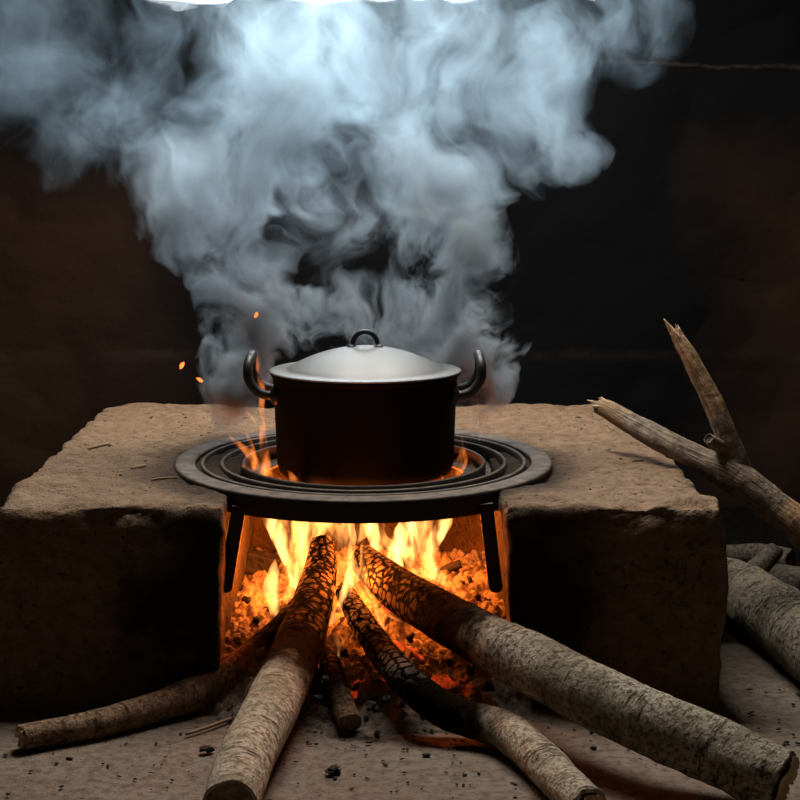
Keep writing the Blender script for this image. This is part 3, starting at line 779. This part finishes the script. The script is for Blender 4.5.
# ------------------------------------------------------------------ flames
fire = empty('fire', (POT.x, 2.66, .1)); tag(fire, 'bright yellow orange fire licking up under the pot stand', 'fire')
def flame(pts, y, mat, thick=.55, y2=None):
    L = []
    n = len(pts)
    for i, (px, py, r) in enumerate(pts):
        yy = y if y2 is None else y + (y2 - y) * i / (n - 1)
        p = aty(px, py, yy); L.append((p - fire.location, r * mpp(p)))
    # tapering ends
    L = [(L[0][0] + (L[0][0] - L[1][0]) * .25, L[0][1] * .15)] + L + [(L[-1][0] + (L[-1][0] - L[-2][0]) * .35, L[-1][1] * .12)]
    o = tube('flame', L, M[mat], fire, 18, .004, True, thick, Vector((1, 0, 0)))
    for v in o.data.vertices:
        q = v.co * 1
        v.co += Vector((noise.noise(q * 22), .5 * noise.noise(q * 22 + Vector((5, 5, 5))), 0)) * .0075 + Vector((noise.noise(q * 60), 0, 0)) * .002
    return o
FL = [
 # left tongue
 ([(270, 634, 2), (273, 616, 4), (274, 600, 7), (271, 586, 7), (272, 572, 4.5), (273, 562, 1.5)], 2.60, 'flamehi'),
 ([(276, 606, 2.5), (286, 602, 4), (292, 590, 5), (294, 574, 5), (287, 556, 5)], 2.66, 'flame'),
 # sheet left of the thick log
 ([(292, 600, 3), (295, 582, 6), (289, 560, 7.5), (282, 540, 7), (273, 522, 7), (264, 508, 4)], 2.76, 'flamehi'),
 ([(300, 594, 3), (303, 570, 8), (298, 545, 10), (290, 525, 9), (284, 507, 7)], 2.78, 'flame'),
 ([(309, 570, 4), (310, 545, 10), (308, 525, 12), (303, 506, 8)], 2.80, 'flame'),
 ([(322, 545, 4), (324, 524, 11), (320, 503, 9)], 2.82, 'flame'),
 # column right of the thick log
 ([(331, 623, 2.5), (340, 610, 5), (347, 590, 6), (349, 566, 5), (345, 542, 5), (338, 522, 6), (328, 505, 5)], 2.52, 'flamehi'),
 ([(350, 596, 3), (352, 576, 6), (350, 548, 6), (350, 524, 6), (350, 503, 6)], 2.56, 'flamehi'),
 ([(357, 592, 2.5), (352, 574, 4.5), (352, 548, 4.5), (358, 522, 5), (363, 502, 5)], 2.58, 'flame'),
 ([(343, 560, 3), (338, 538, 6), (330, 520, 8), (318, 503, 6)], 2.62, 'flame'),
 ([(357, 582, 1.5), (366, 598, 2), (375, 608, 2), (384, 626, 1.2)], 2.48, 'flamehi'),
 ([(366, 545, 4), (363, 566, 4.5), (365, 586, 3), (374, 603, 2.2), (386, 613, 1.6), (402, 622, 1)], 2.47, 'flame'),
 ([(358, 540, 3), (366, 524, 7), (372, 504, 7)], 2.72, 'flame'),
 # behind the thickest log
 ([(386, 556, 4), (378, 545, 7), (372, 530, 7), (366, 510, 6)], 2.74, 'flamehi'),
 ([(400, 566, 5), (395, 555, 9), (399, 540, 8), (405, 522, 7), (408, 504, 5)], 2.76, 'flamehi'),
 ([(394, 550, 4), (392, 540, 4), (388, 529, 3), (385, 523, 1.5)], 2.73, 'flame'),
 ([(420, 578, 4), (414, 560, 8), (415, 542, 8), (420, 524, 9), (424, 505, 8)], 2.77, 'flamehi'),
 ([(436, 592, 4), (437, 579, 7), (430, 566, 7), (433, 550, 6), (440, 532, 7), (446, 512, 6)], 2.78, 'flamehi'),
 ([(428, 585, 3), (426, 572, 6), (424, 550, 6), (430, 530, 7), (436, 510, 7)], 2.80, 'flame'),
 ([(410, 565, 3), (404, 552, 6), (384, 540, 5), (378, 520, 6), (380, 505, 6)], 2.81, 'flame'),
 ([(463, 606, 2), (457, 598, 4), (452, 588, 3), (451, 580, 1)], 2.72, 'flamelow'),
 # small licks on the embers
 ([(338, 660, 1.2), (338, 648, 2.2), (336, 640, 3), (332, 634, 1.5)], 2.46, 'flamehi'),
 ([(339, 650, 1.5), (343, 641, 2), (348, 634, 1)], 2.46, 'flame'),
 ([(383, 630, 1), (381, 618, 1.6), (379, 606, 1)], 2.46, 'flame'),
]
for pts, y, m in FL: flame([(a, b, r * (1.12 if y > 2.7 else 1.05)) for a, b, r in pts], y, m)
# flames coming up between pot and ring
FP = [([(285, 489, 3), (272, 478, 6), (259, 466, 6), (247, 453, 4.5), (233, 439, 2)], 2.60, 'flamelow', 2.70),
      ([(275, 482, 4), (268, 466, 5), (264, 444, 4.5), (263, 420, 4), (262, 398, 3.5), (260, 376, 3), (256, 352, 2)], 2.62, 'flamelow', 2.745),
      ([(262, 468, 3), (252, 468, 4), (244, 466, 2)], 2.64, 'flamelow', 2.66),
      ([(256, 462, 2), (249, 446, 2.6), (247, 433, 1)], 2.68, 'flamelow', 2.70),
      ([(262, 452, 1.5), (254, 420, 1.6), (249, 412, 1)], 2.72, 'flamelow', 2.74),
      ([(298, 489, 4), (292, 480, 4), (287, 472, 1.5)], 2.575, 'flamelow', 2.60),
      ([(432, 490, 4), (447, 482, 4.5), (455, 471, 4), (461, 458, 3.2), (465, 440, 1.5)], 2.60, 'flamelow', 2.70),
      ([(456, 478, 2.5), (466, 465, 2.4), (465, 452, 2), (464, 438, 1)], 2.64, 'flamelow', 2.70),
      ([(470, 461, 1), (474, 467, 2), (480, 476, 1.2)], 2.64, 'flamelow', 2.66),
      ([(441, 484, 3), (440, 477, 2)], 2.60, 'flamelow', 2.62)]
for pts, y, m, y2 in FP: flame(pts, y, m, .7, y2)
se = mat_emit('glowing_spark', (1, .16, .03), 3.0)
for i, (px, py, rx, rz, y, lb) in enumerate(((182, 365, 2.2, 4, 2.80, 'orange spark drifting left of the pot, higher of the two'), (200, 380, 4, 1.8, 2.78, 'orange spark drifting left of the pot, lower of the two'), (256, 315, 1.8, 3.2, 2.84, 'tiny orange spark rising above the left pot handle'))):
    me = rock(1, 70 + i * 3, (1, .6, 1), 2, .3); p = aty(px, py, y); k = mpp(p)
    o = put('spark', me, se, p, (0, .5, 0), lb, 'spark'); o.scale = (rx * k, rx * k, rz * k)

# ------------------------------------------------------------------ smoke
BL = [  # px, py, rx, ry, strength, world y, depth radius
 (275, 105, 88, 105, 1.30, 2.90, .12), (330, 50, 110, 70, .55, 2.92, .13), (430, 60, 100, 95, .52, 2.92, .13), (530, 85, 75, 95, .40, 2.92, .11),
 (620, 8, 64, 68, .26, 2.95, .10), (430, 190, 58, 105, 1.0, 2.88, .10), (450, 285, 58, 90, 1.05, 2.86, .085), (462, 348, 60, 58, 1.15, 2.86, .08),
 (212, 195, 70, 72, .72, 2.90, .10), (243, 270, 46, 80, .90, 2.88, .09), (272, 330, 66, 52, 1.25, 2.87, .08), (222, 378, 36, 44, .75, 2.86, .06),
 (345, 205, 60, 100, .13, 2.93, .10), (95, 105, 110, 95, .15, 2.96, .12), (20, 55, 110, 95, .16, 2.98, .12), (175, 45, 90, 90, .15, 2.95, .11),
 (560, 135, 48, 48, .40, 2.92, .08), (365, 335, 110, 48, .75, 2.90, .055), (488, 392, 40, 46, .70, 2.86, .06)]
SO = Vector((POT.x, 2.90, .40))
cent = []
for px, py, rx, ry, s, y, dr in BL:
    c = aty(px, py, y); k = mpp(c); cent.append((c - SO, Vector((rx * k * 1.12, dr, ry * k * 1.12)), s))
bm = bmesh.new()
for c, r, s in cent:
    ge = bmesh.ops.create_icosphere(bm, subdivisions=4, radius=1)
    for v in ge['verts']: v.co = c + Vector((v.co.x * r.x, v.co.y * r.y, v.co.z * r.z)) * 1.12
me = bpy.data.meshes.new('t'); bm.to_mesh(me); bm.free()
tmp = bpy.data.objects.new('tmp', me); COL.objects.link(tmp)
r_ = tmp.modifiers.new('r', 'REMESH'); r_.mode = 'VOXEL'; r_.voxel_size = .02
dg = bpy.context.evaluated_depsgraph_get()
smesh = bpy.data.meshes.new_from_object(tmp.evaluated_get(dg)); bpy.data.objects.remove(tmp); bpy.data.meshes.remove(me)
smesh.name = 'smoke'
def mat_smoke():
    t = NT('drifting_smoke'); p = t.co('Object')
    w1 = t.noise(p, 5.0, 2, .5, 0, True)
    q = t.vm('MULTIPLY_ADD', w1, (.26, .26, .26), t.vm('SUBTRACT', p, (.13, .13, .13)))
    w2 = t.noise(t.scale(q, (1, 1, .7)), 17, 2, .55, 0, True)
    q2 = t.vm('MULTIPLY_ADD', w2, (.13, .13, .13), t.vm('SUBTRACT', q, (.065, .065, .065)))
    E = None
    for c, r, s in cent:
        iv = Vector((1 / r.x, 1 / r.y, 1 / r.z)); off = Vector((-c.x * iv.x, -c.y * iv.y, -c.z * iv.z))
        u = t.vm('MULTIPLY_ADD', q2, tuple(iv), tuple(off)); d = t.vm('DOT_PRODUCT', u, u)
        e = t.math('MULTIPLY_ADD', d, -s, s)
        E = e if E is None else t.math('MAXIMUM', E, e)
    f = t.noise(t.scale(q2, (1, 1, .62)), 11, 5, .6)
    zz = t.xyz(p)[2]
    a = t.math('MULTIPLY', E, t.mr(f, t.mr(zz, .12, .55, .475, .35), t.mr(zz, .12, .55, .61, .76), .015, 1.6))
    dens = t.math('MULTIPLY', t.mr(a, .03, 1.03), t.mr(zz, .06, .52, DENS * 2.6, DENS * .6))
    v = t.n('ShaderNodeVolumePrincipled')
    t.l(t.mix(t.mr(zz, .06, .5), (.82, .88, .92), (.56, .77, .94)), v.inputs['Color']); v.inputs['Anisotropy'].default_value = .4
    t.l(dens, v.inputs['Density'])
    t.l(v.outputs[0], t.out.inputs['Volume'])
    t.m.cycles.volume_step_rate = SRATE
    return t.m
DENS = 22.; SRATE = .11
smoke = link('smoke', smesh, mat_smoke()); smoke.location = SO
tag(smoke, 'billowing blue white smoke rising behind the steaming pot', 'smoke', kind='stuff')

# ------------------------------------------------------------------ light
def area(name, loc, target, sx, sy, col, e):
    d = bpy.data.lights.new(name, 'AREA'); d.shape = 'RECTANGLE'; d.size = sx; d.size_y = sy; d.energy = e; d.color = col
    o = bpy.data.objects.new(name, d); COL.objects.link(o); o.location = loc
    o.rotation_euler = (Vector(target) - Vector(loc)).to_track_quat('-Z', 'Y').to_euler(); return o
area('roof_daylight', ((HX0 + HX1) / 2, (HY0 + HY1) / 2, HZ + .02), ((HX0 + HX1) / 2, (HY0 + HY1) / 2, 0), HX1 - HX0, HY1 - HY0, (1, .945, .86), 45)
area('window_daylight', ((WX0 + WX1) / 2, WY + .10, SILL + .15), (-.06, 2.7, .55), WX1 - WX0, .26, (.84, .93, 1), 27)
def point(name, loc, col, e, r):
    d = bpy.data.lights.new(name, 'POINT'); d.energy = e; d.color = col; d.shadow_soft_size = r
    o = bpy.data.objects.new(name, d); COL.objects.link(o); o.location = loc; return o
FC = (1, .20, .020)
point('fire_glow', (-.065, 2.765, .205), FC, 6.5, .04)
point('fire_glow', (-.205, 2.66, .165), FC, 2.8, .03)
point('fire_glow', (.05, 2.74, .22), FC, 3.2, .03)
point('fire_glow', (-.065, 2.58, .165), FC, 3.2, .02)
point('fire_glow', (.045, 2.54, .125), FC, 2.2, .015)
w = bpy.data.worlds.new('world'); S.world = w; w.use_nodes = True
w.node_tree.nodes['Background'].inputs[0].default_value = (1.0, .84, .68, 1); w.node_tree.nodes['Background'].inputs[1].default_value = .045

# ------------------------------------------------------------------ view
S.view_settings.view_transform = 'Standard'; S.view_settings.look = 'None'; S.view_settings.exposure = 0; S.view_settings.gamma = 1
S.view_settings.use_curve_mapping = False
S.cycles.use_denoising = True
S.cycles.volume_bounces = 0; S.cycles.max_bounces = 6; S.cycles.diffuse_bounces = 3
S.cycles.sample_clamp_indirect = 2.0
S.cycles.volume_max_steps = 512
